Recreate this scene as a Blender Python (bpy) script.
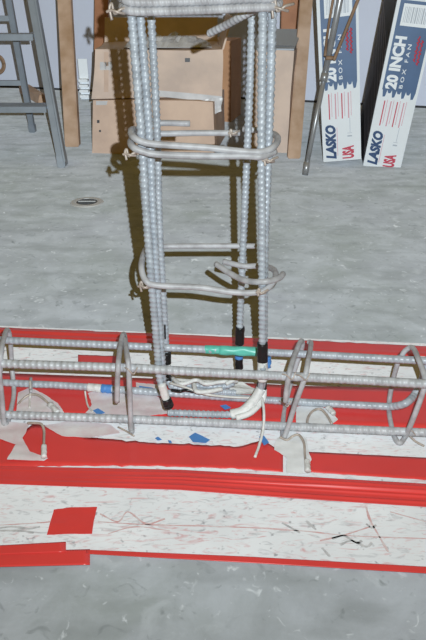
import bpy, bmesh, math, random
from mathutils import Vector, Matrix, noise
random.seed(7)
for o in list(bpy.data.objects): bpy.data.objects.remove(o)
S = bpy.context.scene
C = S.collection
R = math.radians

# ------------------------------------------------------------------ camera, light, exposure
H, PITCH, F = 0.53, R(27.5), 640.0
cd = bpy.data.cameras.new('camera'); cam = bpy.data.objects.new('camera', cd); C.objects.link(cam)
cam.location = (0, 0, H); cam.rotation_euler = (math.pi/2 - PITCH, 0, 0)
cd.sensor_fit = 'VERTICAL'; cd.sensor_height = 36.0; cd.lens = 36.0*F/640.0
cd.clip_start = 0.02; cd.clip_end = 50
S.camera = cam

w = bpy.data.worlds.new('world'); S.world = w; w.use_nodes = True
w.node_tree.nodes['Background'].inputs[0].default_value = (1.0, 0.62, 0.01, 1)
w.node_tree.nodes['Background'].inputs[1].default_value = 0.17

def lamp(name, kind, loc, energy, col, **kw):
    d = bpy.data.lights.new(name, kind); d.energy = energy; d.color = col
    for k, v in kw.items(): setattr(d, k, v)
    o = bpy.data.objects.new(name, d); C.objects.link(o); o.location = loc
    return o
# the camera's own flash head, beside and a little above the lens, aimed across the room
fo = lamp('flash_lamp', 'SPOT', (0.028, 0.006, H+0.026), 1.0, (0.86, 0.95, 1.0), shadow_soft_size=0.002, spot_size=R(150), spot_blend=1.0)
fo.rotation_euler = (R(90-15), 0, 0)
fo.data.use_nodes = True; _nt = fo.data.node_tree
_lf = _nt.nodes.new('ShaderNodeLightFalloff'); _lf.inputs['Strength'].default_value = 25.5
_lm = _nt.nodes.new('ShaderNodeMath'); _lm.operation = 'MULTIPLY'; _lm.inputs[1].default_value = 0.42
_nt.links.new(_lf.outputs['Linear'], _lm.inputs[0])
_ad = _nt.nodes.new('ShaderNodeMath'); _ad.operation = 'ADD'
_nt.links.new(_lf.outputs['Constant'], _ad.inputs[0]); _nt.links.new(_lm.outputs[0], _ad.inputs[1])
_nt.links.new(_ad.outputs[0], _nt.nodes['Emission'].inputs['Strength'])

S.view_settings.view_transform = 'Standard'; S.view_settings.look = 'None'
S.view_settings.exposure = 0.0; S.view_settings.gamma = 1.0
S.view_settings.use_curve_mapping = False

# ------------------------------------------------------------------ helpers
CP, SP = math.cos(PITCH), math.sin(PITCH)
def ray(px, py):
    a, b = (px-213.0)/F, (320.0-py)/F
    return Vector((a, CP + b*SP, -SP + b*CP))
def fl(px, py, z=0.0):            # point of the horizontal plane at height z
    d = ray(px, py); return Vector((0, 0, H)) + d*((z-H)/d.z)
def at(px, py, Y):                # point of the upright plane Y metres ahead
    d = ray(px, py); return Vector((0, 0, H)) + d*(Y/d.y)

MATS = {}
def mat(name, col, rough=0.6, metal=0.0, var=0.0, vscale=8.0, col2=None, bump=0.0, bscale=60.0, spec=0.5, coat=0.0):
    if name in MATS: return MATS[name]
    m = bpy.data.materials.new(name); m.use_nodes = True
    nt = m.node_tree; b = nt.nodes['Principled BSDF']
    b.inputs['Roughness'].default_value = rough; b.inputs['Metallic'].default_value = metal
    b.inputs['Specular IOR Level'].default_value = spec; b.inputs['Coat Weight'].default_value = coat
    c4 = (*col, 1)
    tc = nt.nodes.new('ShaderNodeTexCoord')
    n = nt.nodes.new('ShaderNodeTexNoise'); n.inputs['Scale'].default_value = vscale; n.inputs['Detail'].default_value = 6
    nt.links.new(tc.outputs['Object'], n.inputs['Vector'])
    rp = nt.nodes.new('ShaderNodeValToRGB')
    if col2 is None: col2 = tuple(max(0, c*(1-var)) for c in col)
    rp.color_ramp.elements[0].position = 0.35; rp.color_ramp.elements[0].color = (*col2, 1)
    rp.color_ramp.elements[1].position = 0.65; rp.color_ramp.elements[1].color = c4
    nt.links.new(n.outputs['Fac'], rp.inputs['Fac']); nt.links.new(rp.outputs['Color'], b.inputs['Base Color'])
    if bump:
        n2 = nt.nodes.new('ShaderNodeTexNoise'); n2.inputs['Scale'].default_value = bscale; n2.inputs['Detail'].default_value = 5
        nt.links.new(tc.outputs['Object'], n2.inputs['Vector'])
        bp = nt.nodes.new('ShaderNodeBump'); bp.inputs['Strength'].default_value = bump; bp.inputs['Distance'].default_value = 0.01
        nt.links.new(n2.outputs['Fac'], bp.inputs['Height']); nt.links.new(bp.outputs['Normal'], b.inputs['Normal'])
    MATS[name] = m
    return m

def node_mix(nt, fac, a, b):
    x = nt.nodes.new('ShaderNodeMix'); x.data_type = 'RGBA'
    for sock, v in ((x.inputs[0], fac), (x.inputs[6], a), (x.inputs[7], b)):
        if isinstance(v, tuple): sock.default_value = (*v, 1)
        elif isinstance(v, (int, float)): sock.default_value = v
        else: nt.links.new(v, sock)
    return x.outputs[2]
def node_noise(nt, vec, scale, lo, hi, detail=5, dist=0.0, rough=0.5):
    n = nt.nodes.new('ShaderNodeTexNoise'); n.inputs['Scale'].default_value = scale; n.inputs['Detail'].default_value = detail
    n.inputs['Distortion'].default_value = dist; n.inputs['Roughness'].default_value = rough
    nt.links.new(vec, n.inputs['Vector'])
    mr = nt.nodes.new('ShaderNodeMapRange'); mr.inputs[1].default_value = lo; mr.inputs[2].default_value = hi
    nt.links.new(n.outputs['Fac'], mr.inputs[0]); return mr.outputs[0]
def node_map(nt, vec, scale=(1,1,1), rot=(0,0,0), loc=(0,0,0)):
    mp = nt.nodes.new('ShaderNodeMapping'); mp.inputs['Scale'].default_value = scale
    mp.inputs['Rotation'].default_value = rot; mp.inputs['Location'].default_value = loc
    nt.links.new(vec, mp.inputs['Vector']); return mp.outputs[0]

def concrete_mat():
    m = bpy.data.materials.new('concrete'); m.use_nodes = True; nt = m.node_tree; b = nt.nodes['Principled BSDF']
    v = nt.nodes.new('ShaderNodeTexCoord').outputs['Object']
    c = node_mix(nt, node_noise(nt, v, 2.6, 0.38, 0.62), (0.345, 0.375, 0.375), (0.40, 0.42, 0.46))
    c = node_mix(nt, node_noise(nt, v, 11.0, 0.40, 0.72, 9, 0.4, 0.65), c, (0.50, 0.53, 0.57))
    c = node_mix(nt, node_noise(nt, node_map(nt, v, (1.5, 4, 1), (0, 0, 0.3)), 5.0, 0.50, 0.80, 9), c, (0.27, 0.29, 0.30))
    c = node_mix(nt, node_noise(nt, v, 24.0, 0.58, 0.80, 6, 0.6), c, (0.52, 0.55, 0.58))
    c = node_mix(nt, node_noise(nt, v, 60.0, 0.64, 0.76, 3, 1.0), c, (0.64, 0.67, 0.70))
    c = node_mix(nt, node_noise(nt, v, 45.0, 0.60, 0.80, 6, 1.5), c, (0.22, 0.24, 0.25))
    nt.links.new(c, b.inputs['Base Color']); b.inputs['Roughness'].default_value = 0.75; b.inputs['Diffuse Roughness'].default_value = 1.0
    b.inputs['Specular IOR Level'].default_value = 0.25
    n2 = nt.nodes.new('ShaderNodeTexNoise'); n2.inputs['Scale'].default_value = 90; nt.links.new(v, n2.inputs['Vector'])
    bp = nt.nodes.new('ShaderNodeBump'); bp.inputs['Strength'].default_value = 0.15; bp.inputs['Distance'].default_value = 0.004
    nt.links.new(n2.outputs['Fac'], bp.inputs['Height']); nt.links.new(bp.outputs['Normal'], b.inputs['Normal'])
    return m
def board_mat():
    m = bpy.data.materials.new('dusty_white_board'); m.use_nodes = True; nt = m.node_tree; b = nt.nodes['Principled BSDF']
    v = nt.nodes.new('ShaderNodeTexCoord').outputs['Object']
    c = node_mix(nt, node_noise(nt, v, 9.0, 0.35, 0.7), (0.78, 0.79, 0.81), (0.68, 0.69, 0.71))
    c = node_mix(nt, node_noise(nt, node_map(nt, v, (1, 3.0, 1), (0, 0, 0.5)), 38.0, 0.56, 0.80, 8, 2.0), c, (0.42, 0.42, 0.44))
    c = node_mix(nt, node_noise(nt, node_map(nt, v, (1.0, 4.0, 1), (0, 0, -0.8), (3, 1, 0)), 26.0, 0.56, 0.80, 8, 2.5), c, (0.62, 0.32, 0.33))
    c = node_mix(nt, node_noise(nt, v, 120.0, 0.66, 0.78, 2), c, (0.36, 0.36, 0.38))
    nt.links.new(c, b.inputs['Base Color']); b.inputs['Roughness'].default_value = 0.7; b.inputs['Diffuse Roughness'].default_value = 0.8
    return m

def link(name, me, m, parent=None):
    o = bpy.data.objects.new(name, me); C.objects.link(o)
    if m: me.materials.append(m)
    if parent:
        o.parent = parent
        if parent.type == 'EMPTY' and not parent.get('_local'):
            o.matrix_parent_inverse = Matrix.Translation(-parent.location)
    return o
def meshobj(name, verts, faces, m, parent=None, smooth=False):
    me = bpy.data.meshes.new(name); me.from_pydata([tuple(v) for v in verts], [], faces); me.update()
    bm = bmesh.new(); bm.from_mesh(me); bmesh.ops.recalc_face_normals(bm, faces=bm.faces); bm.to_mesh(me); bm.free()
    if smooth:
        for p in me.polygons: p.use_smooth = True
    return link(name, me, m, parent)
def tag(o, label, cat, group=None, kind=None):
    if label: o['label'] = label
    if cat: o['category'] = cat
    if group: o['group'] = group
    if kind: o['kind'] = kind
    return o
def thing(name, loc, label, cat, group=None, local=False, rot=None):
    o = bpy.data.objects.new(name, None); C.objects.link(o); o.location = loc; o.empty_display_size = 0.05
    if rot is not None: o.rotation_euler = rot
    if local: o['_local'] = 1
    return tag(o, label, cat, group)

def catmull(pts, n=8):
    P = [Vector(p) for p in pts]; out = []
    for i in range(len(P)-1):
        p0 = P[i-1] if i else P[0]*2-P[1]; p1, p2 = P[i], P[i+1]
        p3 = P[i+2] if i+2 < len(P) else P[-1]*2-P[-2]
        for k in range(n):
            t = k/n
            out.append(0.5*((2*p1)+(p2-p0)*t+(2*p0-5*p1+4*p2-p3)*t*t+(3*p1-p0-3*p2+p3)*t**3))
    out.append(P[-1]); return out
def resample(pts, step):
    out = [Vector(pts[0])]; acc = 0.0
    for a, b in zip(pts, pts[1:]):
        a, b = Vector(a), Vector(b); L = (b-a).length
        if L < 1e-9: continue
        d = step-acc
        while d <= L:
            out.append(a+(b-a)*(d/L)); d += step
        acc = L-(d-step)
    if (out[-1]-Vector(pts[-1])).length > step*0.3: out.append(Vector(pts[-1]))
    return out
def sweep(path, rfun, seg=12, closed=False):
    n = len(path); verts = []; faces = []
    T = [(path[(i+1) % n if closed else min(i+1, n-1)]-path[(i-1) % n if closed else max(i-1, 0)]).normalized() for i in range(n)]
    up = Vector((0, 0, 1)) if abs(T[0].z) < 0.9 else Vector((0, 1, 0))
    N = (up-T[0]*up.dot(T[0])).normalized()
    s = 0.0
    for i in range(n):
        if i:
            N = (N-T[i]*N.dot(T[i])).normalized(); s += (path[i]-path[i-1]).length
        B = T[i].cross(N)
        for k in range(seg):
            a = 2*math.pi*k/seg
            verts.append(path[i]+(N*math.cos(a)+B*math.sin(a))*rfun(s, a, i/(n-1)))
    m = n if closed else n-1
    for i in range(m):
        for k in range(seg):
            j = (i+1) % n
            faces.append((i*seg+k, i*seg+(k+1) % seg, j*seg+(k+1) % seg, j*seg+k))
    if not closed:
        faces.append(tuple(range(seg))[::-1]); faces.append(tuple((n-1)*seg+k for k in range(seg)))
    return verts, faces
def tube(name, pts, r, m, parent=None, seg=10, n=8, smooth=True, taper=1.0):
    p = catmull(pts, n) if n else [Vector(q) for q in pts]
    v, f = sweep(p, lambda s, a, t: r*(1+(taper-1)*t), seg)
    return meshobj(name, v, f, m, parent, smooth)
def rebar(name, pts, m, parent, r=0.0048, lug=0.0064, h=0.0011, n=10, seg=14):
    p = resample(catmull(pts, n) if n else pts, lug/6)
    def rf(s, a, t):
        ph = s/lug + 0.10*math.sin(2*a)
        w_ = (0.5+0.5*math.cos(2*math.pi*ph))**1.5
        rib = abs(math.cos(a+0.5))
        return r + (h*0.85 if rib > 0.95 else h*w_)
    v, f = sweep(p, rf, seg)
    return meshobj(name, v, f, m, parent, True)
def wrap(name, a, b, r, m, parent, wob=0.0008, seg=16, rings=14):
    a, b = Vector(a), Vector(b); ph = random.random()*9
    p = [a+(b-a)*(i/rings) for i in range(rings+1)]
    v, f = sweep(p, lambda s, an, t: r+wob*noise.noise(Vector((math.cos(an)*1.3+ph, math.sin(an)*1.3, t*4))), seg)
    return meshobj(name, v, f, m, parent, True)

def bevel_box(name, x0, x1, y0, y1, z0, z1, m, parent=None, b=0.002):
    bm = bmesh.new()
    bmesh.ops.create_cube(bm, size=1.0, matrix=Matrix.Translation(((x0+x1)/2, (y0+y1)/2, (z0+z1)/2)) @ Matrix.Diagonal((x1-x0, y1-y0, z1-z0, 1)))
    if b: bmesh.ops.bevel(bm, geom=list(bm.edges), offset=b, segments=2, affect='EDGES')
    me = bpy.data.meshes.new(name); bm.to_mesh(me); bm.free()
    return link(name, me, m, parent)
def hexa(name, corners, m, parent=None, b=0.0, warp=0.0):
    """8 corners: 4 bottom (ccw from front-left) then 4 top"""
    bm = bmesh.new(); vs = [bm.verts.new(c) for c in corners]
    for f in ((3, 2, 1, 0), (4, 5, 6, 7), (0, 1, 5, 4), (1, 2, 6, 5), (2, 3, 7, 6), (3, 0, 4, 7)): bm.faces.new([vs[i] for i in f])
    bmesh.ops.recalc_face_normals(bm, faces=bm.faces)
    if warp:
        bmesh.ops.subdivide_edges(bm, edges=bm.edges[:], cuts=6, use_grid_fill=True)
        for v in bm.verts:
            if v.co.z > 0.01: v.co += noise.noise_vector(v.co*7.0)*warp
    elif b: bmesh.ops.bevel(bm, geom=list(bm.edges), offset=b, segments=2, affect='EDGES')
    me = bpy.data.meshes.new(name); bm.to_mesh(me); bm.free()
    return link(name, me, m, parent)
def sheet(name, poly, z, t, m, parent=None, wrinkle=0.0, ragged=0.0, cell=0.008, seed=0.0):
    """thin solid sheet lying flat; poly = outline points (x, y)"""
    P = [Vector((p[0], p[1], 0)) for p in poly]
    if ragged:
        Q = []
        for i, p in enumerate(P):
            q = P[(i+1) % len(P)]; k = max(1, int((q-p).length/0.004))
            for j in range(k):
                c = p.lerp(q, j/k); Q.append(c + noise.noise_vector(c*180+Vector((seed, 0, 0)))*ragged)
        P = [Vector((q.x, q.y, 0)) for q in Q]
    bm = bmesh.new(); f = bm.faces.new([bm.verts.new(p) for p in P])
    bmesh.ops.triangulate(bm, faces=[f])
    if wrinkle:
        for _ in range(4):
            L = [e for e in bm.edges if e.calc_length() > cell]
            if not L: break
            bmesh.ops.subdivide_edges(bm, edges=L, cuts=1)
            bmesh.ops.triangulate(bm, faces=bm.faces[:])
    bmesh.ops.recalc_face_normals(bm, faces=bm.faces)
    if bm.faces and sum(f.normal.z for f in bm.faces) < 0: bmesh.ops.reverse_faces(bm, faces=bm.faces[:])
    top = bm.faces[:]; r = bmesh.ops.extrude_face_region(bm, geom=top)
    nv = {v for v in r['geom'] if isinstance(v, bmesh.types.BMVert)}
    for v in bm.verts:
        d = wrinkle*max(0.0, 0.4+noise.noise(Vector((v.co.x*22+seed, v.co.y*70, seed)))) if wrinkle else 0
        v.co.z = z+d+(t if v in nv else 0)
    bmesh.ops.recalc_face_normals(bm, faces=bm.faces)
    me = bpy.data.meshes.new(name); bm.to_mesh(me); bm.free()
    return link(name, me, m, parent)
def text_mesh(body, bold=0.0):
    cu = bpy.data.curves.new('lettering', 'FONT'); cu.body = body; cu.offset = bold; cu.extrude = 0.0
    cu.resolution_u = 3
    t = bpy.data.objects.new('tmp', cu); C.objects.link(t)
    bpy.context.view_layer.update()
    me = bpy.data.meshes.new_from_object(t.evaluated_get(bpy.context.evaluated_depsgraph_get()))
    bpy.data.objects.remove(t); return me

# ------------------------------------------------------------------ materials
M_conc = concrete_mat(); M_board = board_mat()
M_wall = mat('painted_wall', (0.60, 0.64, 0.76), 0.8, var=0.06, vscale=2.0)
M_bar = mat('epoxy_steel', (0.51, 0.56, 0.62), 0.38, 0.0, vscale=90, col2=(0.36, 0.40, 0.45), spec=0.8)
M_barr = mat('dusty_rebar', (0.60, 0.63, 0.67), 0.42, 0.0, vscale=90, col2=(0.42, 0.44, 0.47), spec=0.7)
M_tie = mat('stirrup_steel', (0.56, 0.57, 0.60), 0.45, 0.0, vscale=70, col2=(0.38, 0.38, 0.40))
M_wire = mat('tie_wire', (0.62, 0.54, 0.48), 0.5, 0.3, var=0.3, vscale=90)
M_blk = mat('black_tape', (0.012, 0.012, 0.013), 0.35)
M_red = mat('red_tape', (0.82, 0.065, 0.062), 0.30, var=0.08, vscale=14, spec=0.5)
M_green = mat('green_tape', (0.14, 0.62, 0.50), 0.35, var=0.2, vscale=30)
M_blue = mat('blue_tape', (0.09, 0.28, 0.68), 0.5, var=0.1)
M_white = mat('white_tape', (0.82, 0.83, 0.82), 0.5, var=0.12, vscale=50, bump=0.3, bscale=120)
M_plaster = mat('white_plaster', (0.86, 0.88, 0.90), 0.8, var=0.12, vscale=60)
M_paper = mat('torn_masking_paper', (0.80, 0.77, 0.79), 0.75, vscale=40, col2=(0.72, 0.59, 0.62))
M_cable = mat('gauge_cable', (0.76, 0.74, 0.70), 0.45, var=0.15, vscale=60)
M_wood = mat('pine_lumber', (0.60, 0.43, 0.32), 0.7, vscale=14, col2=(0.42, 0.27, 0.17))
M_wood2 = mat('dark_pine', (0.42, 0.20, 0.11), 0.7, vscale=12, col2=(0.33, 0.15, 0.08))
M_card = mat('cardboard', (0.70, 0.52, 0.41), 0.8, vscale=9, col2=(0.56, 0.41, 0.33), bump=0.15, bscale=20)
M_card2 = mat('greyish_cardboard', (0.70, 0.55, 0.46), 0.8, vscale=10, col2=(0.55, 0.44, 0.38))
M_cardo = mat('orange_cardboard', (0.52, 0.28, 0.15), 0.8, var=0.15)
M_plast = mat('cloudy_plastic', (0.60, 0.60, 0.62), 0.35, var=0.25, vscale=20)
M_alu = mat('ladder_metal', (0.29, 0.33, 0.38), 0.45, 0.25, var=0.12, vscale=25)
M_dark = mat('dark_rubber', (0.03, 0.03, 0.03), 0.6)
M_boxw = mat('white_carton', (0.76, 0.80, 0.84), 0.6, var=0.05)
M_navy = mat('navy_print', (0.02, 0.06, 0.16), 0.6)
M_pblue = mat('blue_print', (0.045, 0.11, 0.24), 0.5, var=0.12, vscale=30)
M_pred = mat('red_print', (0.52, 0.05, 0.09), 0.6)
M_ppink = mat('pink_print', (0.62, 0.30, 0.36), 0.6)
M_pgrey = mat('grey_print', (0.42, 0.46, 0.52), 0.6)
M_pwhite = mat('white_print', (0.80, 0.84, 0.88), 0.6)
M_pdark = mat('charcoal_print', (0.045, 0.045, 0.055), 0.45, var=0.3, vscale=30)
M_pstripe = mat('grey_stripe_print', (0.30, 0.27, 0.30), 0.5)
M_steel = mat('pole_metal', (0.42, 0.43, 0.45), 0.35, 0.5, var=0.15, vscale=30)
M_brown = mat('brown_rod', (0.30, 0.19, 0.12), 0.6, var=0.2)
M_drain = mat('drain_iron', (0.14, 0.15, 0.16), 0.5, 0.5, var=0.3, vscale=60)
M_drim = mat('drain_rim', (0.74, 0.76, 0.78), 0.5, 0.3, var=0.1)
M_chalkr = mat('red_chalk', (0.72, 0.40, 0.40), 0.8, vscale=110, col2=(0.76, 0.68, 0.69))
M_pencil = mat('grey_smudge', (0.46, 0.46, 0.48), 0.8, vscale=130, col2=(0.70, 0.70, 0.72))

# ------------------------------------------------------------------ the setting
o = meshobj('floor', [(-4.6, -1.2, 0), (4.6, -1.2, 0), (4.6, 4.9, 0), (-4.6, 4.9, 0), (-4.6, -1.2, -.05), (4.6, -1.2, -.05), (4.6, 4.9, -.05), (-4.6, 4.9, -.05)],
            [(0, 1, 2, 3), (7, 6, 5, 4), (0, 4, 5, 1), (1, 5, 6, 2), (2, 6, 7, 3), (3, 7, 4, 0)], M_conc)
tag(o, 'grey stained concrete floor', None, kind='structure')
wa, wb = fl(0, 87), fl(426, 108)
wd = (wb-wa).normalized(); wn = Vector((-wd.y, wd.x, 0))
A, B = wa-wd*2.4, wb+wd*1.9
o = hexa('wall_back', [A, B, B+wn*.12, A+wn*.12] + [p+Vector((0, 0, 2.6)) for p in (A, B, B+wn*.12, A+wn*.12)], M_wall)
tag(o, 'pale blue-white painted wall behind the cartons', None, kind='structure')
o = hexa('shadow_gap_back', [A-wn*.006, B-wn*.006, B-wn*.0005, A-wn*.0005] + [p+Vector((0, 0, .010)) for p in (A-wn*.006, B-wn*.006, B-wn*.0005, A-wn*.0005)], mat('gap_shade', (.03, .03, .035), .8))  # near-black strip paints the shadow line where wall meets floor
tag(o, 'thin dark strip standing in for the shadow gap along the foot of the wall', None, kind='structure')

for nm, P0, sg in (('wall_left', A, -1), ('wall_right', B, 1)):
    q0 = Vector((P0.x, -1.2, 0)); q1 = Vector((P0.x, P0.y+.1, 0)); ox = Vector((sg*.1, 0, 0))
    o = hexa(nm, [q0, q0+ox, q1+ox, q1]+[p+Vector((0, 0, 2.6)) for p in (q0, q0+ox, q1+ox, q1)], M_wall)
    tag(o, 'pale blue-white painted side wall', None, kind='structure')
# ------------------------------------------------------------------ white board and tape on the floor
BZ = 0.003
def fxy(pts, z=0.0): return [fl(x, y, z) for x, y in pts]
bo = sheet('base_board', fxy([(-165, 320.5), (590, 352), (640, 585), (-210, 538)]), 0.0002, BZ, M_board)
tag(bo, 'smudged white base board lying on concrete under the beam cage', 'board')

def strip(name, top, bot, z, m, label, cat, n=90, k=8, wr=0.0006, ridges=None, t=0.0006, seed=0, group=None, jag=0.0):
    """tape laid between two edge polylines (pixel pairs on the floor)"""
    def interp(pl, x):
        for (x0, y0), (x1, y1) in zip(pl, pl[1:]):
            if x <= x1 or (x1, y1) == pl[-1]: return y0+(y1-y0)*(x-x0)/(x1-x0)
    xa, xb = top[0][0]-(90 if top[0][0] <= -30 else 0), top[-1][0]+(90 if top[-1][0] >= 440 else 0); V = []; Fc = []
    for i in range(n+1):
        x = xa+(xb-xa)*i/n
        j0 = jag*noise.noise(Vector((x*.13, seed, 0))); j1 = jag*noise.noise(Vector((x*.11, seed+9, 0)))
        a, b = fl(x, interp(top, x)+j0, z), fl(x, interp(bot, x)+j1, z)
        for j in range(k+1):
            p = a.lerp(b, j/k)
            e = wr*max(0, noise.noise(Vector((p.x*9+seed, p.y*60, seed)))*1.6)
            if ridges and 0 < j < k:
                u_ = j/k
                for c_, hh, ww in ridges:
                    fade = max(0.0, min(1.0, 0.55+1.3*noise.noise(Vector((p.x*2.2, seed+c_*9, 0)))))
                    e += hh*fade*math.exp(-((u_-c_-0.05*noise.noise(Vector((p.x*3, seed, c_*5))))/ww)**2)
            V.append(p+Vector((0, 0, t+e)))
    nt_ = len(V)
    V += [Vector((v.x, v.y, z)) for v in V[:nt_]]
    q = k+1
    for i in range(n):
        for j in range(k):
            a = i*q+j
            Fc.append((a, a+1, a+q+1, a+q)); Fc.append((nt_+a, nt_+a+q, nt_+a+q+1, nt_+a+1))
    for i in range(n):
        for j in (0, k):
            a = i*q+j; Fc.append((a, a+q, nt_+a+q, nt_+a))
    for j in range(k):
        for i in (0, n):
            a = i*q+j; Fc.append((a, a+1, nt_+a+1, nt_+a))
    return tag(meshobj(name, V, Fc, m, None, True), label, cat, group)
G = 'red tape strips on the board'
Z1 = 0.0034
strip('red_tape', [(-30, 326.5), (160, 334), (290, 340), (440, 347)], [(-30, 337.5), (160, 344), (290, 352), (440, 357)], Z1, M_red,
      'long red tape strip on the board edge behind the beam cage', 'tape', ridges=((.35, .0035, .14), (.75, .002, .12)), k=14, seed=3, group=G, jag=0.7)
strip('red_tape', [(78, 355), (119, 356.5)], [(75, 363), (119, 366)], Z1, M_red,
      'short red tape piece between the two top bars, left of the column', 'tape', n=14, seed=5, group=G, jag=0.6)
strip('red_tape', [(-30, 372), (160, 379), (300, 386), (460, 390)], [(-30, 411), (160, 419), (300, 424), (460, 430)], Z1, M_red,
      'wide red tape band lying under the beam cage', 'tape', seed=8, group=G, wr=0.0004)
strip('red_tape', [(-30, 441), (20, 432), (34, 424), (60, 427), (84, 437), (150, 443), (240, 447), (262, 440), (283, 452)],
      [(-30, 467), (20, 467), (34, 467), (60, 466), (84, 466), (150, 466), (240, 469), (262, 471), (283, 472)], Z1, M_red,
      'ragged red tape strip in front of the cage, left of the white smear', 'tape', seed=11, group=G, jag=1.6)
strip('red_tape', [(308, 452), (426, 458), (470, 460)], [(304, 472), (426, 480), (470, 482)], Z1, M_red,
      'clean-edged red tape strip in front of the beam cage, right of the white smear', 'tape', n=50, seed=14, group=G, wr=0.0003, jag=0.4)
strip('red_tape', [(-30, 466), (85, 468), (180, 470), (286, 476), (426, 484), (470, 487)], [(-30, 483), (85, 487), (180, 490), (286, 498), (426, 507), (470, 510)], 0.0042, M_red,
      'longest red tape strip, glossy with lengthwise ridges, in front of the cage', 'tape', seed=17, group=G, ridges=((.18, .002, .05), (.42, .0045, .05), (.58, .0035, .045), (.82, .0015, .05)), n=140, k=36, wr=0.0004)
strip('red_tape', [(86, 550), (250, 557), (426, 567), (470, 570)], [(86, 554), (250, 563), (426, 573.5), (470, 577)], Z1, M_red,
      'thin red tape line along the board edge nearest the camera', 'tape', seed=20, group=G, wr=0.0003)
strip('red_tape', [(-40, 548), (66, 542)], [(-40, 556), (68, 552)], 0.0041, M_red,
      'upper of two overlapping red tape pieces at the lower left board edge', 'tape', n=24, seed=23, group=G)
strip('red_tape', [(-40, 553), (90, 549.5)], [(-40, 568), (88, 565)], Z1, M_red,
      'lower of two overlapping red tape pieces at the lower left board edge', 'tape', n=30, seed=26, group=G)
tag(sheet('red_tape', fxy([(54, 510), (70, 508), (97, 507.5), (94, 521), (92, 534), (70, 534), (47, 535), (50, 524)], Z1), Z1, 0.0006, M_red, None, 0.0006, 0.0004, 0.01, 2.0),
    'lone red tape square on the bare white part of the board', 'tape', G)

# torn paper and blue scraps
def scrap(name, pts, z, m, label, cat, group, wr=0.0012, rag=0.0012, seed=0.0):
    return tag(sheet(name, fxy(pts, z), z, 0.0005, m, None, wr, rag, 0.007, seed), label, cat, group)
GP = 'torn masking paper scraps'
Z2 = 0.0052
scrap('paper_scrap', [(18, 393), (30, 388), (45, 395), (58, 404), (66, 416), (40, 421), (16, 417)], Z2, M_paper, 'torn paper scrap under the wire arch at the far left bars', 'paper', GP, seed=1)
scrap('paper_scrap', [(-8, 421), (30, 424), (24, 436), (20, 446), (8, 442), (-8, 436)], Z2, M_paper, 'torn paper scrap at the left edge below the bottom front bar', 'paper', GP, seed=2)
scrap('paper_scrap', [(15, 446), (22, 438), (30, 452), (48, 459), (44, 461), (7, 460)], Z2, M_paper, 'small triangular paper scrap on red tape beside the white connector', 'paper', GP, seed=3, rag=.0006)
scrap('paper_scrap', [(44, 426), (70, 421), (110, 425), (120, 433), (90, 438), (62, 436)], Z2, M_paper, 'torn paper scrap below the front bar, right of the white connector', 'paper', GP, seed=4)
scrap('paper_scrap', [(88, 393), (100, 391), (124, 393), (150, 393), (167, 402), (168, 414), (140, 417), (104, 416), (86, 413), (92, 405)], Z2, M_paper, 'pinkish torn paper scrap on red tape behind the stirrup, left of the column', 'paper', GP, seed=5)
scrap('paper_scrap', [(136, 383), (165, 386), (166, 392), (150, 394), (136, 391)], 0.0066, M_paper, 'narrow paper scrap with blue tape beside the column foot', 'paper', GP, seed=6)
scrap('paper_scrap', [(170, 378), (206, 380), (240, 383), (256, 389), (250, 397), (210, 396), (172, 393)], Z2, M_white, 'crumpled white paper between the hooked column bars', 'paper', GP, wr=.006, seed=7)
scrap('paper_scrap', [(296, 408), (312, 404), (326, 409), (338, 420), (330, 426), (296, 424)], Z2, M_plaster, 'dusty white scrap under the wire arch right of the column', 'paper', GP, seed=8)
scrap('paper_scrap', [(276, 440), (290, 430), (306, 438), (311, 460), (309, 474), (286, 473), (287, 458), (274, 450)], Z2, M_plaster, 'white plaster smear between the two front red tape strips', 'plaster', None, seed=9, rag=.002)
GB = 'blue tape scraps on the board'
for pts, lb in (([(189, 437), (195, 433), (210, 440), (206, 443), (193, 442)], 'larger blue tape scrap below the front bar, right of the column foot'),
                ([(155, 438.5), (158, 437), (162, 440), (158, 440.5)], 'tiny blue tape scrap at the red edge below the left column bars'),
                ([(168, 440.5), (171, 441), (172, 443), (169, 443)], 'tiniest blue tape scrap beside the red tape, left of the larger blue scrap'),
                ([(259, 437), (264, 436), (269, 443), (264, 446)], 'blue tape scrap beside the hanging white wire'),
                ([(93, 411), (98, 409), (105, 413), (98, 415)], 'blue tape scrap behind the front bar, left of the stirrup'),
                ([(220, 406), (226, 405), (231, 408), (225, 410)], 'blue tape scrap behind the front bar, under the bent white column bar'),
                ([(139, 386), (152, 388), (156, 390), (150, 391), (140, 390)], 'long blue tape scrap on the narrow paper left of the column foot')):
    z_ = 0.0078 if 'narrow' in lb else 0.0062
    scrap('blue_tape_scrap', pts, z_, M_blue, lb, 'tape', GB, wr=0.0008, rag=.0003, seed=len(lb))
# scrawled marks on the white part of the board (flat marks: parts of the board)
def mark(pts, w_, m, seed=0):
    p = catmull([fl(x, y, BZ) for x, y in pts], 6); V = []; Fc = []
    for i, q in enumerate(p):
        t = (p[min(i+1, len(p)-1)]-p[max(i-1, 0)]).normalized(); n_ = Vector((-t.y, t.x, 0))
        ww = 1.8*w_*(0.55+0.9*abs(noise.noise(q*60+Vector((seed, 0, 0)))))
        V += [Vector((q.x, q.y, 0.0034))+n_*ww, Vector((q.x, q.y, 0.0034))-n_*ww]
    for i in range(len(p)-1): Fc.append((2*i, 2*i+1, 2*i+3, 2*i+2))
    return meshobj('chalk_mark', V, Fc, m, bo)
mark([(98, 522), (150, 525), (230, 527), (300, 531), (350, 536), (430, 539)], .0006, M_chalkr)
mark([(-10, 526), (40, 523), (50, 522)], .0005, M_chalkr)
mark([(100, 514), (118, 522), (128, 512), (146, 524), (165, 519)], .0008, M_chalkr, 1)
mark([(108, 534), (135, 527), (170, 531)], .0006, M_chalkr, 2)
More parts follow.
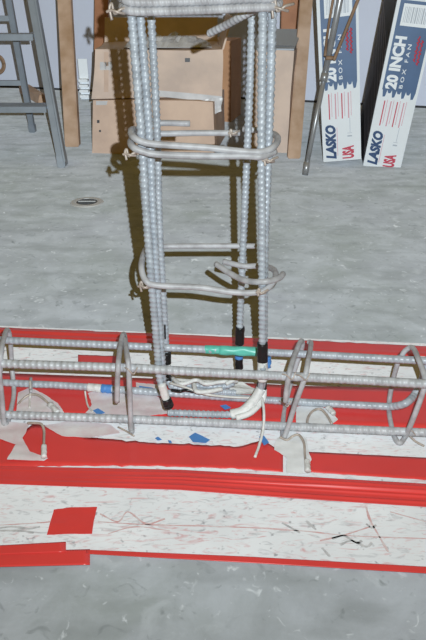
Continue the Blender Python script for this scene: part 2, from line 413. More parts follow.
mark([(366, 507), (370, 520), (380, 538), (388, 552)], .0009, M_chalkr, 3)
mark([(320, 541), (345, 535), (370, 527)], .0008, M_chalkr, 4)
mark([(390, 512), (426, 522)], .0006, M_chalkr, 5)
for pts in ([(-5, 529), (12, 527), (28, 529), (40, 527)], [(-5, 531), (20, 531), (34, 533)], [(332, 539), (344, 536), (356, 543), (362, 541)],
            [(340, 545), (352, 541), (366, 547), (372, 543)], [(366, 524), (372, 528), (376, 525)], [(306, 521), (316, 530)], [(322, 548), (330, 557)], [(282, 523), (300, 533)]):
    mark(pts, .0011, M_pencil, pts[0][0])

# floor drain
d0 = fl(87, 202.5); dr = thing('floor_drain', (d0.x, d0.y, 0), 'small round floor drain with pale rim set in the concrete', 'drain')
def lathe(name, prof, c, m, parent, seg=28):
    V = []; Fc = []; n = len(prof)
    for k in range(seg):
        a = 2*math.pi*k/seg
        for r_, z_ in prof: V.append(Vector((c[0]+r_*math.cos(a), c[1]+r_*math.sin(a), c[2]+z_)))
    for k in range(seg):
        for i in range(n-1): Fc.append((k*n+i, ((k+1) % seg)*n+i, ((k+1) % seg)*n+i+1, k*n+i+1))
    return meshobj(name, V, Fc, m, parent, False)
lathe('rim', [(0.029, 0.0015), (0.0295, 0.0028), (0.034, 0.0032), (0.044, 0.0024), (0.046, 0.0)], (d0.x, d0.y, 0), M_drim, dr)
lathe('cover', [(0.0001, 0.0024), (0.0285, 0.0024), (0.029, 0.0006)], (d0.x, d0.y, 0), M_drain, dr)
for k in range(-2, 3):
    L = math.sqrt(max(0, 0.024**2-(k*.009)**2))
    bevel_box('grate_bar', d0.x-L, d0.x+L, d0.y+k*.009-.002, d0.y+k*.009+.002, 0.0022, 0.0045, M_drim if k == 0 else M_drain, dr, 0.0006)

# ------------------------------------------------------------------ beam cage
b0 = fl(213, 404); beam = thing('beam_rebar_cage', (b0.x, b0.y, BZ), 'low horizontal rebar cage with looped stirrups lying across the red tape', 'rebar cage')
BR = 0.0047; zb = 0.012
def line3(pp, zs): return [fl(x, y, z) for (x, y), z in zip(pp, zs)]
ext = lambda p, a, b: [p[0]+(p[0]-p[1]).normalized()*a]+p+[p[-1]+(p[-1]-p[-2]).normalized()*b]
bar1 = rebar('longitudinal_bar', ext(line3([(0, 340), (120, 345.5), (290, 353.5), (410, 360)], [.088]*4), .22, .25), M_bar, beam, BR, .0074, .0007)
bar2 = rebar('longitudinal_bar', ext(line3([(0, 363.5), (130, 368), (200, 372), (350, 379.5), (410, 383)], [.098]*5), .22, .25), M_barr, beam, BR, .0080, .0012)
bar3 = rebar('longitudinal_bar', [fl(-150, 375, zb)]+line3([(0, 382.5), (70, 386), (180, 394), (290, 401.5), (375, 406)], [zb+.002]*5)
             + [fl(392, 406.5, .016), fl(406, 403, .030), at(416, 393, fl(414, 405, zb).y), at(423, 378, fl(414, 405, zb).y), at(429, 358, fl(414, 405, zb).y)], M_bar, beam, BR, .0074, .0007)
bar4 = rebar('longitudinal_bar', ext(line3([(0, 414.5), (150, 420), (289, 426.5), (410, 432)], [zb+.003]*4), .22, .25), M_barr, beam, BR, .0080, .0012)
# stirrups: loops round the four bars
def Yb(x, which):   # distance of the near / far upright side of the cage at image column x
    return (fl(x, 414.5+.043*x, zb).y-.012) if which == 'n' else (fl(x, 382.5+.055*x, zb).y+.010)
ST = 0.0035
def stir(pts): return tube('stirrup', pts, ST, M_tie, beam, 10, 8)
n_, f_ = 'n', 'f'
def sp(x, y, side, dy=0): return at(x, y, Yb(x, side)+dy)
# far left
stir([sp(0, 372, n_), sp(1, 352, n_, .01), at(4, 338, Yb(4, n_)+.05), sp(7, 330, f_, -.005), sp(10, 338, f_, .004), sp(12, 368, f_, .002), fl(14, 392, .006),
      fl(11, 410, .005), fl(7, 424, .005), sp(4, 422, n_, -.001), sp(2, 400, n_), sp(-1, 366, n_), sp(2, 350, n_, .015)])
# left of the column
stir([sp(117, 402, n_, -.004), sp(117.5, 380, n_, -.004), sp(118.5, 362, n_, .0), at(120.5, 345, Yb(120, n_)+.05), sp(123, 334.5, f_, -.006), sp(125, 338, f_, .004),
      sp(127, 360, f_, .004), fl(129, 391, .006), fl(131, 412, .004), fl(132, 431, .005), sp(131, 427, n_, -.001), sp(130, 400, n_), sp(128.5, 366, n_), sp(127, 355, n_, .02), sp(124.5, 338, f_, -.014)])
# right of the column
stir([sp(285.5, 402, n_, -.004), sp(287, 388, n_, -.004), sp(290, 370, n_, .002), at(296, 352, Yb(296, n_)+.05), sp(301, 341, f_, -.006), sp(302, 347, f_, .004),
      sp(294, 372, f_, .004), fl(286, 402, .006), fl(283, 422, .004), fl(283, 438, .005), sp(286, 433, n_, -.001), sp(295, 405, n_), sp(304, 380, n_), sp(308, 362, n_, .02), sp(311, 344, f_, -.008), sp(309, 342, f_, .002)])
# right end, leaning
stir([sp(400, 362, f_, -.006), sp(404, 352, f_, -.006), sp(412, 347.5, f_, -.010), at(418, 358, Yb(418, n_)+.04), sp(425, 380, n_, .004), sp(421, 398, n_, 0), sp(411, 424, n_, -.001),
      fl(405, 437, .006), fl(400, 443, .007), fl(395, 438, .006), fl(391, 424, .005), fl(389, 410, .006), sp(390, 396, f_, .002), sp(394, 376, f_, .004), sp(400, 356, f_, .003)])
# tapes, wires and gauges on the beam
wrap('tape_wrap', fl(102, 388.2, zb+.002), fl(112, 389, zb+.002), BR+.0016, M_blue, bar3)
wrap('tape_wrap', fl(88, 387.3, zb+.002), fl(101, 388.2, zb+.002), BR+.0013, M_white, bar3)
a1 = fl(205, 349.2, .088); a2 = fl(258, 352, .088)
wrap('tape_wrap', a1, a1.lerp(a2, .3), BR+.0012, M_green, bar1, .001)
wrap('tape_wrap', a1.lerp(a2, .28), a2, BR+.0022, M_green, bar1, .0016)
def cable(name, pts, r=.0013, m=M_cable, parent=None, seg=7): return tube(name, pts, r, m, parent or beam, seg, 8)
cable('gauge_wire', [fl(18, 405, .006), fl(22, 400, .008), fl(29, 395, .012), fl(38, 395, .014), fl(47, 402, .010), fl(53, 409, .008)], .0017, M_wire)
cable('gauge_wire', [fl(30, 381, .024), fl(30.5, 390, .020), fl(30, 398, .008), fl(29.5, 408, .007)], .0016)
cable('gauge_wire', [fl(28, 423, .012), fl(34, 423, .015), fl(41, 424, .016), fl(44, 430, .012), fl(44, 440, .010), fl(44, 447, .0095)], .0018, M_wire)
p = fl(44, 446, .0095); q = fl(44, 457, .0095); wrap('wire_connector', p, q, .0036, M_white, beam, .0006)
p = fl(31, 378, .02); q = fl(31, 392, .02); wrap('wire_clip', p, q, .0022, M_tie, beam, .0006)
wrap('wire_clip', fl(50, 404, .009), fl(58, 413, .009), .0042, M_white, beam, .0015)
cable('gauge_wire', [fl(85, 391, .014), fl(86, 398, .007), fl(88, 406, .0068), fl(93, 412, .0068)], .0014)
cable('gauge_wire', [fl(307, 428, .014), fl(308, 418, .014), fl(313, 411, .014), fl(320, 409, .015), fl(326, 414, .013), fl(332, 424, .010)], .0017, M_wire)
cable('gauge_wire', [fl(280, 437, .010), fl(287, 440, .009), fl(293, 436, .012), fl(299, 435, .013), fl(304, 443, .010), fl(305, 455, .008), fl(306, 464, .008)], .0016, M_wire)
wrap('wire_connector', fl(307, 461, .0095), fl(308, 471, .0095), .0036, M_white, beam, .0008)
wrap('wire_clip', fl(328, 407, .012), fl(334, 414, .012), .0036, M_white, beam, .0015)
cable('gauge_wire', [fl(262, 398, .040), fl(264, 412, .034), fl(263, 430, .017), fl(259, 446, .0085), fl(255, 457, .0075)], .0019, M_white)
cable('gauge_wire', [fl(118, 427, .008), fl(126, 431, .007), fl(134, 436, .0065)], .0012, M_wire)
cable('gauge_wire', [fl(408, 434, .009), fl(415, 441, .008), fl(424, 446, .0075)], .0014, M_wire)
for x in (288, 302): # tie wires at the bar crossings
    c = fl(x, 375+.05*(x-288), .100)
    cable('tie_wire', [c+Vector((-.008, -.004, .004)), c+Vector((-.003, -.008, .005)), c+Vector((.004, -.007, -.002)), c+Vector((.009, -.003, .006))], .0009, M_wire)
for (x, y, z_) in ((131, 369, .10), (284, 402, .016), (6, 413, .016), (412, 430, .016)):
    c = fl(x, y, z_)
    cable('tie_wire', [c+Vector((-.007, -.003, .004)), c+Vector((-.002, -.008, .004)), c+Vector((.004, -.007, -.003)), c+Vector((.009, -.004, .005))], .0009, M_wire)

# ------------------------------------------------------------------ column cage
k0 = fl(213, 392); col = thing('column_rebar_cage', (k0.x, .75, BZ), 'tall upright rebar cage with doubled front bars and bent ties rising from the beam', 'rebar cage')
CR = 0.0041
def up(pts, Y): return [at(x, y, Y) for x, y in pts]
def top_of(pts, L=.09): return [pts[0]+(pts[0]-pts[1]).normalized()*L]+pts
Ya, Yc = 0.702, 0.795
ca = rebar('vertical_bar', top_of(up([(131, 8), (141, 130), (148, 238), (156, 335), (158.5, 365)], Ya)) + [at(160, 380, Ya), at(164, 392, Ya-.003), at(167.5, 402, Ya-.008)], M_bar, col, CR)
cb = rebar('vertical_bar', top_of(up([(139.5, 8), (149, 130), (154.3, 238), (160, 335), (162, 362), (163, 388)], Ya+.014)), M_bar, col, CR)
cc = rebar('vertical_bar', top_of(up([(151, 15), (157, 130), (159.5, 228), (165.5, 335), (166.5, 362)], Yc)) + [fl(168, 380, .030), fl(176, 388, .022), fl(200, 391, .020), fl(236, 393, .020)], M_bar, col, CR)
cdd = rebar('vertical_bar', top_of(up([(252, 20), (248.5, 120), (244, 225), (240, 320), (239, 362)], Yc)) + [fl(236, 378, .030), fl(226, 386, .024), fl(200, 386, .022), fl(174, 384, .022)], M_bar, col, CR)
ce = rebar('vertical_bar', top_of(up([(263, 8), (261.5, 120), (262, 230), (262.5, 345), (262.5, 372)], Ya-.010)) + [fl(261, 388, .050), fl(254, 400, .034), fl(243, 411, .024), fl(228, 414.5, .019), fl(168, 412.5, .018)], M_bar, col, CR)
cf = rebar('vertical_bar', top_of(up([(272.5, 8), (269.5, 115), (266.5, 200), (264.5, 260), (264, 345), (263.5, 370)], Ya+.004)), M_bar, col, CR)
# gauge tapes
def wr(bar, x0, y0, x1, y1, Y, r, m, wob=.0007): return wrap('tape_wrap', at(x0, y0, Y), at(x1, y1, Y), r, m, bar, wob)
wr(cc, 166.4, 353, 166.6, 363, Yc-.004, .0068, M_blk)
wr(cc, 164.8, 325, 165.2, 339, Yc-.007, .0012, M_blk, 0)
wr(cc, 166.6, 363, 166.8, 368, Yc-.004, .0062, M_white)
wr(ca, 166.5, 399, 169, 407, Ya-.008, .0062, M_blk, .002)
wr(ca, 161.5, 384, 166.5, 400, Ya-.006, .0054, M_white)
wrap('tape_wrap', fl(167, 374, .036), fl(167.5, 381, .032), .0056, M_blk, cc)
wr(cdd, 240, 327, 239.5, 344, Yc, .0066, M_blk)
wr(cdd, 239, 358, 239, 368, Yc-.004, .0060, M_blk)
wr(cdd, 239.2, 353, 239, 358, Yc-.004, .0062, M_blue)
wr(ce, 262.5, 343, 262.5, 361, Ya-.010, .0068, M_blk)
wr(ce, 262.5, 361, 262.5, 380, Ya-.010, .0066, M_white)
wrap('tape_wrap', at(267, 357, Ya-.004), at(267.5, 367, Ya-.004), .0048, M_blue, ce, .0018)
wrap('tape_wrap', fl(262, 384, .052), fl(261, 390, .048), .0070, M_blk, ce)
tube('tape_wrap', [fl(261, 389, .049), fl(254, 400, .036), fl(243, 411, .025), fl(231, 414.5, .020)], .0068, M_white, ce, 14, 8)
tube('tape_wrap', [fl(264, 389, .048), fl(262, 401, .034), fl(250, 413, .026), fl(236, 418, .021)], .0042, M_white, ce, 12, 8)
def cw(pts, m=M_cable, r=.0013): return tube('gauge_wire', pts, r, m, col, 7, 8)
cw([fl(172, 390, .032), fl(180, 391, .036), fl(186, 390, .034), fl(194, 391.5, .032)], M_blk, .0022)
cw([fl(172, 378, .030), fl(182, 384, .035), fl(196, 380, .036), fl(206, 384, .036), fl(220, 382, .034), fl(238, 381, .034)], M_white, .0030)
cw([fl(194, 384, .036), fl(196, 391, .036), fl(205, 392, .034), fl(222, 389, .033)], M_white, .0034)
cw([fl(170, 383, .034), fl(184, 387, .036), fl(204, 394, .030), fl(230, 397, .024), fl(252, 398, .022)], M_cable, .0018)
cw([fl(226, 384, .036), fl(234, 380, .040), fl(240, 378, .040)], M_white, .0030)
# ties round the column (bent smooth bar, tails turned inward)
TR = 0.0037
def tie(pts, r=TR): return tube('column_tie', pts, r, M_tie, col, 10, 8)
Yf, Yr = Ya-.016, Yc+.010
# lower tie
tie([at(256, 246, Yr), at(200, 246, Yr), at(165, 246.5, Yr), at(149, 247.5, Yr-.02), at(143.5, 255, Yf+.05), at(141.5, 268, Yf+.015), at(146, 281, Yf), at(158, 285.5, Yf), at(200, 287.5, Yf),
     at(231, 292, Yf), at(256, 292.5, Yf-.003), at(268, 288, Yf), at(275, 278, Yf+.018), at(274, 270, Yf+.05), at(262, 266, Yr-.03), at(244, 266, Yr-.03), at(223, 261.5, Yr-.02)])
tie([at(283, 274, Yf+.03), at(279, 278, Yf+.015), at(266, 281.5, Yf), at(247, 281, Yf+.012), at(231, 274, Yf+.035), at(216, 264, Yf+.06)])
# the two middle ties
tie([at(240, 133, Yr), at(200, 133, Yr), at(155, 133.5, Yr), at(138, 130, Yr-.02), at(131.5, 130, Yf+.03), at(133, 136.5, Yf+.004), at(143, 142, Yf-.001), at(159, 144.5, Yf), at(205, 147.5, Yf),
     at(243, 151.5, Yf), at(264, 151.5, Yf), at(275.5, 145, Yf+.015), at(276.5, 136, Yf+.05), at(262, 131, Yr-.01), at(243, 129, Yr)])
tie([at(190, 123.5, Yr), at(155, 123.5, Yr), at(139, 131, Yr-.03), at(131, 141, Yf+.02), at(133.5, 147.5, Yf), at(143, 151.5, Yf-.002), at(159, 154.5, Yf-.001), at(200, 156, Yf-.001), at(245, 156, Yf), at(262, 156.5, Yf-.002), at(275, 151.5, Yf+.012)])
# the two top ties, at the upper edge of the photograph
Yt = Ya-.014
for dz, tail in ((-8, True), (-17, False)):
    pts = [at(242, 9+dz, Yr), at(200, 9+dz, Yr), at(155, 9.5+dz, Yr), at(137, 11+dz, Yr-.03), at(124, 13+dz, Yt+.03), at(125, 17+dz, Yt+.003), at(140, 19.5+dz, Yt), at(200, 18+dz, Yt), at(250, 15.5+dz, Yt), at(272, 15+dz, Yt),
           at(279, 11+dz, Yt+.02), at(274, 8+dz, Yt+.06)]
    pts += [at(258, 8, Yt+.05), at(246, 14, Yt+.06), at(228, 24, Yt+.08), at(209, 33.5, Yt+.10)] if tail else [at(250, -4, Yr-.005)]
    rebar('column_tie', pts, M_tie, col, .0034, .0058, .0009)
# twisted tie wires
def knot(x, y, Y, s=1.0):
    c = at(x, y, Y)
    a = [c+Vector((.014, .004, .004))*s, c+Vector((.004, -.004, .002))*s, c+Vector((-.004, -.002, -.003))*s, c+Vector((-.007, 0, .008))*s, c+Vector((-.010, 0, .003))*s, c+Vector((-.008, -.001, -.010))*s]
    tube('tie_wire', a, .0014, M_wire, col, 6, 6)
    tube('tie_wire', [c+Vector((.008, .002, -.003))*s, c+Vector((0, -.005, -.001))*s, c+Vector((-.008, -.002, .001))*s, c+Vector((-.014, 0, -.001))*s], .0014, M_wire, col, 6, 6)
knot(131, 154, Yf, .62); knot(118, 11, Yt, .8); knot(146, 286, Yf+.005, .7); knot(281, 8, Yt, .9); knot(270, 160, Yf, .6); knot(234, 133, Yr-.006, .5); knot(262, 292, Yf-.008, .5)

# ------------------------------------------------------------------ step ladder
lb_ = fl(63, 166); lt_dir = Vector((-.012, .285, 1.0))
lad = thing('step_ladder', (lb_.x-.2, lb_.y+.2, 0), 'grey metal folding step ladder standing open at the left edge', 'ladder')
def bar3d(name, a, b, wx, wy, m, parent, lip=0.0):
    """rectangular bar from a to b, wx along X, wy along Y"""
    cs = []
    for p in (a, b):
        cs.append([p+Vector((-wx/2, -wy/2, 0)), p+Vector((wx/2, -wy/2, 0)), p+Vector((wx/2, wy/2, 0)), p+Vector((-wx/2, wy/2, 0))])
    return hexa(name, cs[0]+cs[1], m, parent, b=min(wx, wy)*.12)
LW = 0.46
fr0 = Vector((lb_.x, lb_.y, 0.008))
def at_on(x, y, p0, d):  # point of a rail (through p0, direction d) that shows nearest to pixel row y
    best = None
    for i in range(400):
        q = p0+d*(i*.003); v = q-Vector((0, 0, H))
        dep = v.y*CP-v.z*SP; yy = 320-F*((v.y*SP+v.z*CP)/dep)
        if best is None or abs(yy-y) < best[0]: best = (abs(yy-y), q)
    return best[1]
ftop = at(33, 0, 2.30); fd = (ftop-fr0).normalized()
re0 = fl(33, 132); re0.z = .006; rtop = at(9, 0, 2.55); rd = (rtop-re0).normalized()
for sx in (0, -LW):
    off = Vector((sx, 0, 0))
    rl = bar3d('front_rail', fr0+off, fr0+off+fd*1.0, .024, .050, M_alu, lad)
    bar3d('rail_flange', fr0+off+Vector((.0125, -.020, .012)), fr0+off+fd*1.0+Vector((.0125, -.020, 0)), .006, .014, M_alu, rl)
    bar3d('rubber_foot', fr0+off+Vector((0, 0, -.008)), fr0+off+fd*.035, .026, .053, M_alu, rl)
    r2 = bar3d('rear_rail', re0+off, re0+off+rd*1.0, .021, .028, M_alu, lad)
    bar3d('rubber_foot', re0+off+Vector((0, 0, -.006)), re0+off+rd*.03, .025, .034, M_alu, r2)
for y in (35, 106):
    p = at_on(0, y, fr0, fd)
    st = bevel_box('tread', p.x-LW+.012, p.x-.012, p.y-.035, p.y+.05, p.z-.004, p.z+.004, M_alu, lad, .001)
    bevel_box('tread_lip', p.x-LW+.012, p.x-.012, p.y-.040, p.y-.034, p.z-.014, p.z+.005, M_alu, st, .001)
for y in (18, 83):
    p = at_on(0, y, re0, rd)
    bevel_box('rear_brace', p.x-LW+.01, p.x-.01, p.y-.012, p.y+.012, p.z-.009, p.z+.009, M_alu, lad, .001)

# ------------------------------------------------------------------ lumber by the wall
def plank(base, top, wx, wy, m, label, rz=0.0):
    c, s = math.cos(rz), math.sin(rz); cs = []
    for p in (base, top):
        for (u, v) in ((-1, -1), (1, -1), (1, 1), (-1, 1)):
            dx, dy = u*wx/2, v*wy/2
            cs.append(p+Vector((dx*c-dy*s, dx*s+dy*c, 0)))
    return tag(hexa('timber_board', cs, m, None, b=.003), label, 'lumber', 'timber leaning by the wall')
def lean(xb, yb, xt, yt, Yt, ext_=.35):
    b = fl(xb, yb); b.z = .001; t = at(xt, yt, Yt); return b, t+(t-b).normalized()*ext_
b, t = lean(73, 146, 65, 0, 2.80); plank(b, t, .052, .045, M_wood, 'upright pine timber standing between the ladder and the cardboard boxes')
b, t = lean(293.5, 158, 306, 0, 2.52); plank(b, t, .044, .035, M_wood, 'pine timber leaning between the grey carton and the pole, nearest to the camera')
b, t = lean(101, 118, 102, 0, 3.3); plank(b, t, .062, .045, M_wood2, 'reddish timber standing behind the stacked cardboard boxes')
b, t = lean(287, 118, 290, 0, 3.1); plank(b, t, .075, .045, M_wood2, 'reddish timber standing behind the grey carton right of the column')

# ------------------------------------------------------------------ cardboard boxes
def carton(name, xl, yl, xr, yr, ytop, depth, m, label, z0=0.0, Y=None, warp=.006, lean_=0.0, xtl=None, xtr=None):
    if Y is None: a, b = fl(xl, yl, z0), fl(xr, yr, z0)
    else: a, b = at(xl, yl, Y), at(xr, yr, Y+.02)
    z0 = a.z if Y is not None else z0
    b.z = a.z
    d = (b-a).normalized(); n = Vector((-d.y, d.x, 0))
    if n.y < 0: n = -n
    ta = at(xl if xtl is None else xtl, ytop, a.y+lean_); tb = at(xr if xtr is None else xtr, ytop+.03*(xr-xl), b.y+lean_); tb.z = ta.z
    root = thing(name, (a+b)/2+n*depth/2, label, 'box')
    body = hexa('carton_body', [a, b, b+n*depth, a+n*depth, ta, tb, tb+n*depth, ta+n*depth], m, root, warp=warp)
    return root, a, b, ta, tb, n
r1, a, b, ta, tb, n = carton('cardboard_box', 92, 153, 213, 157, 99, .34, M_card, 'lower cardboard box of the stack behind the column', warp=.010)
za = ta.z
Yu = ta.y
r2, a2_, b2_, ta2, tb2, n2 = carton('cardboard_box', 90.5, 98, 222, 101, 50, .32, M_card2, 'upper cardboard box of the stack, open with crumpled plastic on top', Y=Yu-.004, warp=.009, xtl=95)
# keep it resting on the lower one
dzz = za+.004-a2_.z
r2.location.z += dzz
ps = thing('plastic_sheet', at(205, 104, Yu-.02), 'torn cloudy plastic sheet hanging from the seam of the stacked boxes', 'plastic')
hexa('plastic_strip', [at(153, 96, Yu-.012), at(222, 103, Yu-.012), at(222, 103, Yu-.009), at(153, 96, Yu-.009), at(153, 90, Yu-.012), at(222, 96, Yu-.012), at(222, 96, Yu-.009), at(153, 90, Yu-.009)], M_plast, ps, warp=.003)
sheet_pts = [at(196, 100, Yu-.02), at(222, 97, Yu-.02), at(222, 112, Yu-.024), at(205, 117, Yu-.024), at(196, 112, Yu-.024)]
def drape(name, pts, m, parent, th=.002, wob=.008):
    bm = bmesh.new(); f = bm.faces.new([bm.verts.new(p) for p in pts]); bmesh.ops.triangulate(bm, faces=[f])
    for _ in range(3):
        bmesh.ops.subdivide_edges(bm, edges=[e for e in bm.edges if e.calc_length() > .012], cuts=1); bmesh.ops.triangulate(bm, faces=bm.faces[:])
    for v in bm.verts: v.co += noise.noise_vector(v.co*24)*wob
    r = bmesh.ops.extrude_face_region(bm, geom=bm.faces[:])
    for v in r['geom']:
        if isinstance(v, bmesh.types.BMVert): v.co.y += th
    bmesh.ops.recalc_face_normals(bm, faces=bm.faces)
    me = bpy.data.meshes.new(name); bm.to_mesh(me); bm.free(); return link(name, me, m, parent)
drape('torn_end', sheet_pts, M_plast, ps)
for (x0, y0, x1, y1, m_, nm) in ((104, 52, 108.5, 92, M_card, 'packing_tape'), (100, 62, 112, 70, M_plast, 'packing_tape'), (185, 58, 190, 62, M_pdark, 'printed_mark'), (112, 78, 118, 90, M_card, 'packing_tape')):
    for rt, dy in ((r2, 0),):
        Yq = Yu-.011
        hexa(nm, [at(x0, y1, Yq), at(x1, y1, Yq), at(x1, y1, Yq+.004), at(x0, y1, Yq+.004), at(x0, y0, Yq), at(x1, y0, Yq), at(x1, y0, Yq+.004), at(x0, y0, Yq+.004)], m_, rt)
for (x0, y0, x1, y1, m_, nm) in ((96, 101, 122, 105, M_plast, 'packing_tape'), (107, 105, 113, 116, M_plast, 'packing_tape'), (97, 120, 99.5, 123, M_pdark, 'printed_mark'), (182, 108, 187, 112, M_pdark, 'printed_mark'), (99, 130, 101, 132, M_pdark, 'printed_mark')):
    Yq = a.y-.008
    hexa(nm, [at(x0, y1, Yq), at(x1, y1, Yq), at(x1, y1, Yq+.005), at(x0, y1, Yq+.005), at(x0, y0, Yq), at(x1, y0, Yq), at(x1, y0, Yq+.005), at(x0, y0, Yq+.005)], m_, r1)
# flaps of the open box
hexa('flap', [ta2+n2*.30, tb2+n2*.30, tb2+n2*.306, ta2+n2*.306] + [p+Vector((0, .05, .085)) for p in (ta2+n2*.30, tb2+n2*.30, tb2+n2*.306, ta2+n2*.306)], M_card2, r2)
hexa('flap', [tb2, tb2+n2*.3, tb2+n2*.3+Vector((.006, 0, 0)), tb2+Vector((.006, 0, 0))] + [p+Vector((.03, .01, .10)) for p in (tb2, tb2+n2*.3, tb2+n2*.3+Vector((.006, 0, 0)), tb2+Vector((.006, 0, 0)))], M_card2, r2)
# crumpled plastic bag on the box
V = []; Fc = []; nu, nv = 30, 12
for i in range(nu):
    for j in range(nv):
        u, v_ = i/(nu-1), j/(nv-1)
        p = ta2.lerp(tb2, .22+.70*u)+n2*(.02+.22*v_)
        e = math.sin(math.pi*u)**.5*math.sin(math.pi*v_)**.5
        p.z = ta2.z+.006+dzz+e*(.022+.030*abs(noise.noise(p*26))+.014*noise.noise(p*70))
        V.append(p)
for i in range(nu-1):
    for j in range(nv-1): Fc.append((i*nv+j, (i+1)*nv+j, (i+1)*nv+j+1, i*nv+j+1))
nb = len(V); V += [Vector((v.x, v.y, ta2.z+.005+dzz)) for v in V[:nb]]
for i in range(nu-1):
    for j in range(nv-1): Fc.append((nb+i*nv+j, nb+i*nv+j+1, nb+(i+1)*nv+j+1, nb+(i+1)*nv+j))
ring = [i*nv for i in range(nu)]+[(nu-1)*nv+j for j in range(1, nv)]+[i*nv+nv-1 for i in range(nu-2, -1, -1)]+[j for j in range(nv-2, 0, -1)]
for i in range(len(ring)):
    x, y = ring[i], ring[(i+1) % len(ring)]; Fc.append((x, y, nb+y, nb+x))
tag(meshobj('plastic_bag', V, Fc, M_plast, None, False), 'crumpled grey plastic bag lying on the open cardboard box', 'bag')
r3, *_ = carton('cardboard_box', 190, 120, 231, 122, 40, .20, M_cardo, 'orange-brown box standing behind the cardboard stack', warp=0)
r4, a4, b4, ta4, tb4, n4 = carton('carton', 250, 151, 287, 153, 50, .24, M_card2, 'greyish printed carton beside the leaning timber, right of the column', warp=.003, xtr=294)
pts = [ta4+Vector((-.0, 0, .001)), tb4+Vector((0, 0, .001)), tb4+n4*.22+Vector((0, 0, .05)), ta4+n4*.22+Vector((0, 0, .05))]
hexa('flap', pts+[p+Vector((0, 0, .005)) for p in pts], M_pgrey, r4)
pts = [at(273, 50, ta4.y-.007), at(294, 51, ta4.y-.007), at(294, 51, ta4.y-.004), at(273, 50, ta4.y-.004), at(273, 45, ta4.y-.007), at(294, 46, ta4.y-.007), at(294, 46, ta4.y-.004), at(273, 45, ta4.y-.004)]
hexa('hand_slot', pts, M_pdark, r4)
hexa('packing_tape', [at(285, 63, ta4.y-.010), at(293, 63, ta4.y-.010), at(293, 63, ta4.y-.007), at(285, 63, ta4.y-.007), at(286, 51, ta4.y-.010), at(294.5, 51, ta4.y-.010), at(294.5, 51, ta4.y-.007), at(286, 51, ta4.y-.007)], M_pgrey, r4)
c = at(278, 70, ta4.y-.010); u_ = Vector((1, 0, 0)); v_ = Vector((0, 0, 1))
loop = [c+u_*(.013*math.cos(t*math.pi/10)*(1-.2*math.sin(t*math.pi/10)))+v_*(.034*math.sin(t*math.pi/10)) for t in range(21)]
tube('printed_mark', loop, .0020, M_pdark, r4, 5, 0)
tube('printed_mark', [c+v_*.016, c-v_*.002, c-v_*.018], .0028, M_pdark, r4, 5, 4)
tube('printed_mark', [c+v_*-.046+u_*-.010, c-v_*.052], .0020, M_pdark, r4, 5, 2)

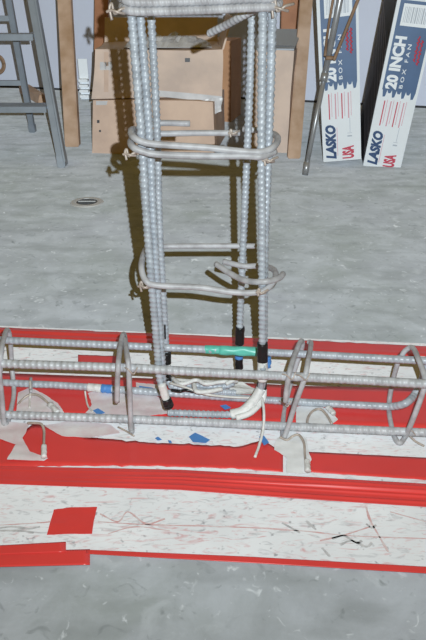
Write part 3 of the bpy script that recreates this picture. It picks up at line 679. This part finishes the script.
# ------------------------------------------------------------------ box-fan cartons
BWD, BDP, BHT = .122, .53, .575
def fan_box(bl, yaw, lean_, pitch, label):
    root = thing('fan_carton', bl, label, 'box', 'tall fan cartons', local=True)
    root.rotation_mode = 'XYZ'; root.rotation_euler = (pitch, lean_, yaw)
    bevel_box('carton_body', 0, BWD, 0, BDP, 0, BHT, M_boxw, root, .0015)
    e = -.0006
    def q(name, u0, v0, u1, v1, m, lift=1): return bevel_box(name, u0, u1, e*lift-.0003, e*lift+.0003, v0, v1, m, root, 0)
    # blue panel with a toothed lower edge
    V = [(.010, 0, .555), (.010, 0, .272)]; x = .012; wt = .0145
    for k in range(7):
        V += [(.012+wt*k, 0, .272), (.012+wt*(k+.25), 0, .248 if k % 2 == 0 else .262), (.012+wt*(k+.75), 0, .250 if k % 2 == 0 else .262)]
    V += [(BWD-.008, 0, .272), (BWD-.008, 0, .555)]
    V = [(a_[0], e, a_[2]) for a_ in V]; nV = len(V)
    bm = bmesh.new(); f = bm.faces.new([bm.verts.new(v) for v in V])
    r_ = bmesh.ops.extrude_face_region(bm, geom=[f])
    for g in r_['geom']:
        if isinstance(g, bmesh.types.BMVert): g.co.y -= .0003
    bmesh.ops.recalc_face_normals(bm, faces=bm.faces)
    me = bpy.data.meshes.new('printed_panel'); bm.to_mesh(me); bm.free(); link('printed_panel', me, M_pblue, root)
    for k in range(4): q('printed_stripe', .024+.020*k, .150, .0275+.020*k, .236, M_pred if k % 2 == 0 else M_ppink)
    for k in range(4): q('printed_stripe', .033+.020*k, .158, .0345+.020*k, .240, M_ppink)
    lab = q('barcode_label', .022, .478, .104, .545, M_pwhite, 2)
    x = .028; rnd = random.Random(4)
    while x < .096:
        w_ = rnd.choice((.0016, .0024, .0040)); o_ = bevel_box('barcode_bar', x, x+w_, e*3-.0003, e*3+.0003, .488, .536, M_pgrey, lab, 0); x += w_+rnd.choice((.0022, .003))
    def words(body, u0, v0, u1, v1, m, bold=.0, slant=0.0):
        """text reading upwards, filling u0..u1 (across) and v0..v1 (up)"""
        me = text_mesh(body, bold); xs = [v.co.x for v in me.vertices]; ys = [v.co.y for v in me.vertices]
        x0, x1, y0, y1 = min(xs), max(xs), min(ys), max(ys)
        for v in me.vertices:
            tx, ty = (v.co.x-x0)/(x1-x0), (v.co.y-y0)/(y1-y0)
            v.co = Vector((u1-(u1-u0)*ty, e*3-.0004, v0+(v1-v0)*tx+slant*ty))
        bm = bmesh.new(); bm.from_mesh(me)
        bmesh.ops.recalc_face_normals(bm, faces=bm.faces); bm.to_mesh(me); bm.free()
        for mm in list(me.materials): pass
        me.materials.clear()
        return link('printed_lettering', me, m, root)
    words('LASKO', .010, .010, .044, .128, M_navy, .06, .006)
    words('USA', .062, .008, .100, .054, M_pred, .05)
    words('20 INCH', .016, .276, .052, .446, M_pwhite, .05)
    words('B O X   F A N', .059, .282, .070, .424, M_pwhite, .01)
    for uu, va, vb in ((.087, .372, .452), (.098, .362, .440)):   # illegible red script: brush strokes
        tube('printed_script', [Vector((uu+.0032*math.sin(i*2.6+uu*90), e*3, va+(vb-va)*i/15)) for i in range(16)], .0026, M_pred, root, 5, 4)
    q('printed_line', .047, .020, .0485, .120, M_ppink)
    q('printed_stripe', .088, .100, .0895, .150, M_pgrey); q('printed_stripe', .080, .085, .094, .090, M_pgrey); q('printed_stripe', .080, .097, .094, .0985, M_pgrey)
    # dark printed picture on the broad side, with pale slanting grille lines
    bevel_box('printed_picture', -.0009, -.0003, .010, BDP-.01, .006, BHT-.006, M_pdark, root, 0)
    for k in range(16):
        z_ = .03+.026*k
        V = [(-.0012, .02, z_), (-.0012, .50, z_+.14), (-.0012, .50, z_+.147), (-.0012, .02, z_+.007)]
        V = [v for v in V]
        if z_+.147 < BHT-.01: meshobj('grille_line', V+[(v[0]-.0003, v[1], v[2]) for v in V], [(0, 1, 2, 3), (7, 6, 5, 4), (0, 4, 5, 1), (1, 5, 6, 2), (2, 6, 7, 3), (3, 7, 4, 0)], M_pstripe, root)
    for ch in root.children_recursive:
        if ch.type == 'MESH' and not ch.data.get('_k'):
            ch.data['_k'] = 1
            for v in ch.data.vertices: v.co.z *= .90
    for ch in root.children_recursive:
        if '_k' in ch.data: del ch.data['_k']
    return root
p = fl(323, 167); fan_box(Vector((p.x, p.y, .0155)), R(-10), R(-7.0), 0, 'white and blue fan carton standing behind the leaning pole')
p = fl(363, 166); fan_box(Vector((p.x, p.y, .001)), R(-9), R(5.5), 0, 'white and blue fan carton tilting right with its dark side showing')

# ------------------------------------------------------------------ leaning pole with rods
p0 = fl(305, 175); p0.z = .006
pt = at(340, 0, 2.06); dirp = (pt-p0).normalized()
po = thing('pole_stand', (p0.x, p0.y, 0), 'grey metal leaning pole with thin brown rods in front of the fan carton', 'pole')
tube('lower_tube', [p0, p0+dirp*.30], .0074, M_steel, po, 12, 0)
tube('upper_tube', [p0+dirp*.29, p0+dirp*.75], .0092, M_steel, po, 12, 0)
tube('collar', [p0+dirp*.275, p0+dirp*.30], .0112, M_steel, po, 12, 0)
tube('rubber_foot', [p0+Vector((0, 0, -.0055)), p0+dirp*.035], .0098, M_steel, po, 12, 0)
tube('brace_rod', [at(334, 60, 2.03), at(342, 40, 2.05), at(358, 0, 2.07), at(366, -20, 2.08)], .005, M_brown, po, 8, 4)
tube('brace_rod', [at(325, 56, 2.03), at(328, 30, 2.09), at(333, 0, 2.11), at(336, -16, 2.12)], .004, M_brown, po, 8, 4)
tube('clamp', [at(326, 58, 2.035), at(335, 58, 2.04)], .006, M_brown, po, 8, 0)

# ------------------------------------------------------------------ small things by the wall
v0 = at(85, 94, 3.55); z0 = max(.0, v0.z)
ve = thing('louvre_vent', (v0.x, v0.y, 0), 'small white louvred vent standing by the wall beside the upright timber', 'vent')
for k in range(4): bevel_box('slat', v0.x-.024, v0.x+.024, v0.y-.03, v0.y+.01, .012+.026*k, .026+.026*k, M_pwhite, ve, .002)
bevel_box('back_plate', v0.x-.024, v0.x+.024, v0.y+.008, v0.y+.016, .0005, .20, M_pwhite, ve, .001)
p = fl(25, 93); q = fl(44, 104)
d = (q-p).normalized(); n = Vector((-d.y, d.x, 0))*.03
tag(hexa('wood_scrap', [p-n, q-n, q+n, p+n]+[v+Vector((0, 0, .045)) for v in (p-n, q-n*.6, q+n*.6, p+n)], M_wood, None, b=.003).__class__ and C.objects[-1], 'short brown wood offcut on the floor behind the ladder', 'wood scrap')
hc = at(-3, 64, 3.6); hr = thing('cable_coil', (hc.x, hc.y, hc.z), 'brown coiled cable hanging at the left edge behind the ladder', 'coil')
for k, rr in enumerate((.040, .036, .031)):
    tube('cable_loop', [hc+Vector((rr*math.cos(t*math.pi/12), .004*k, rr*1.15*math.sin(t*math.pi/12))) for t in range(25)], .006, M_brown, hr, 8, 0)
for o in bpy.data.objects:
    if '_local' in o: del o['_local']
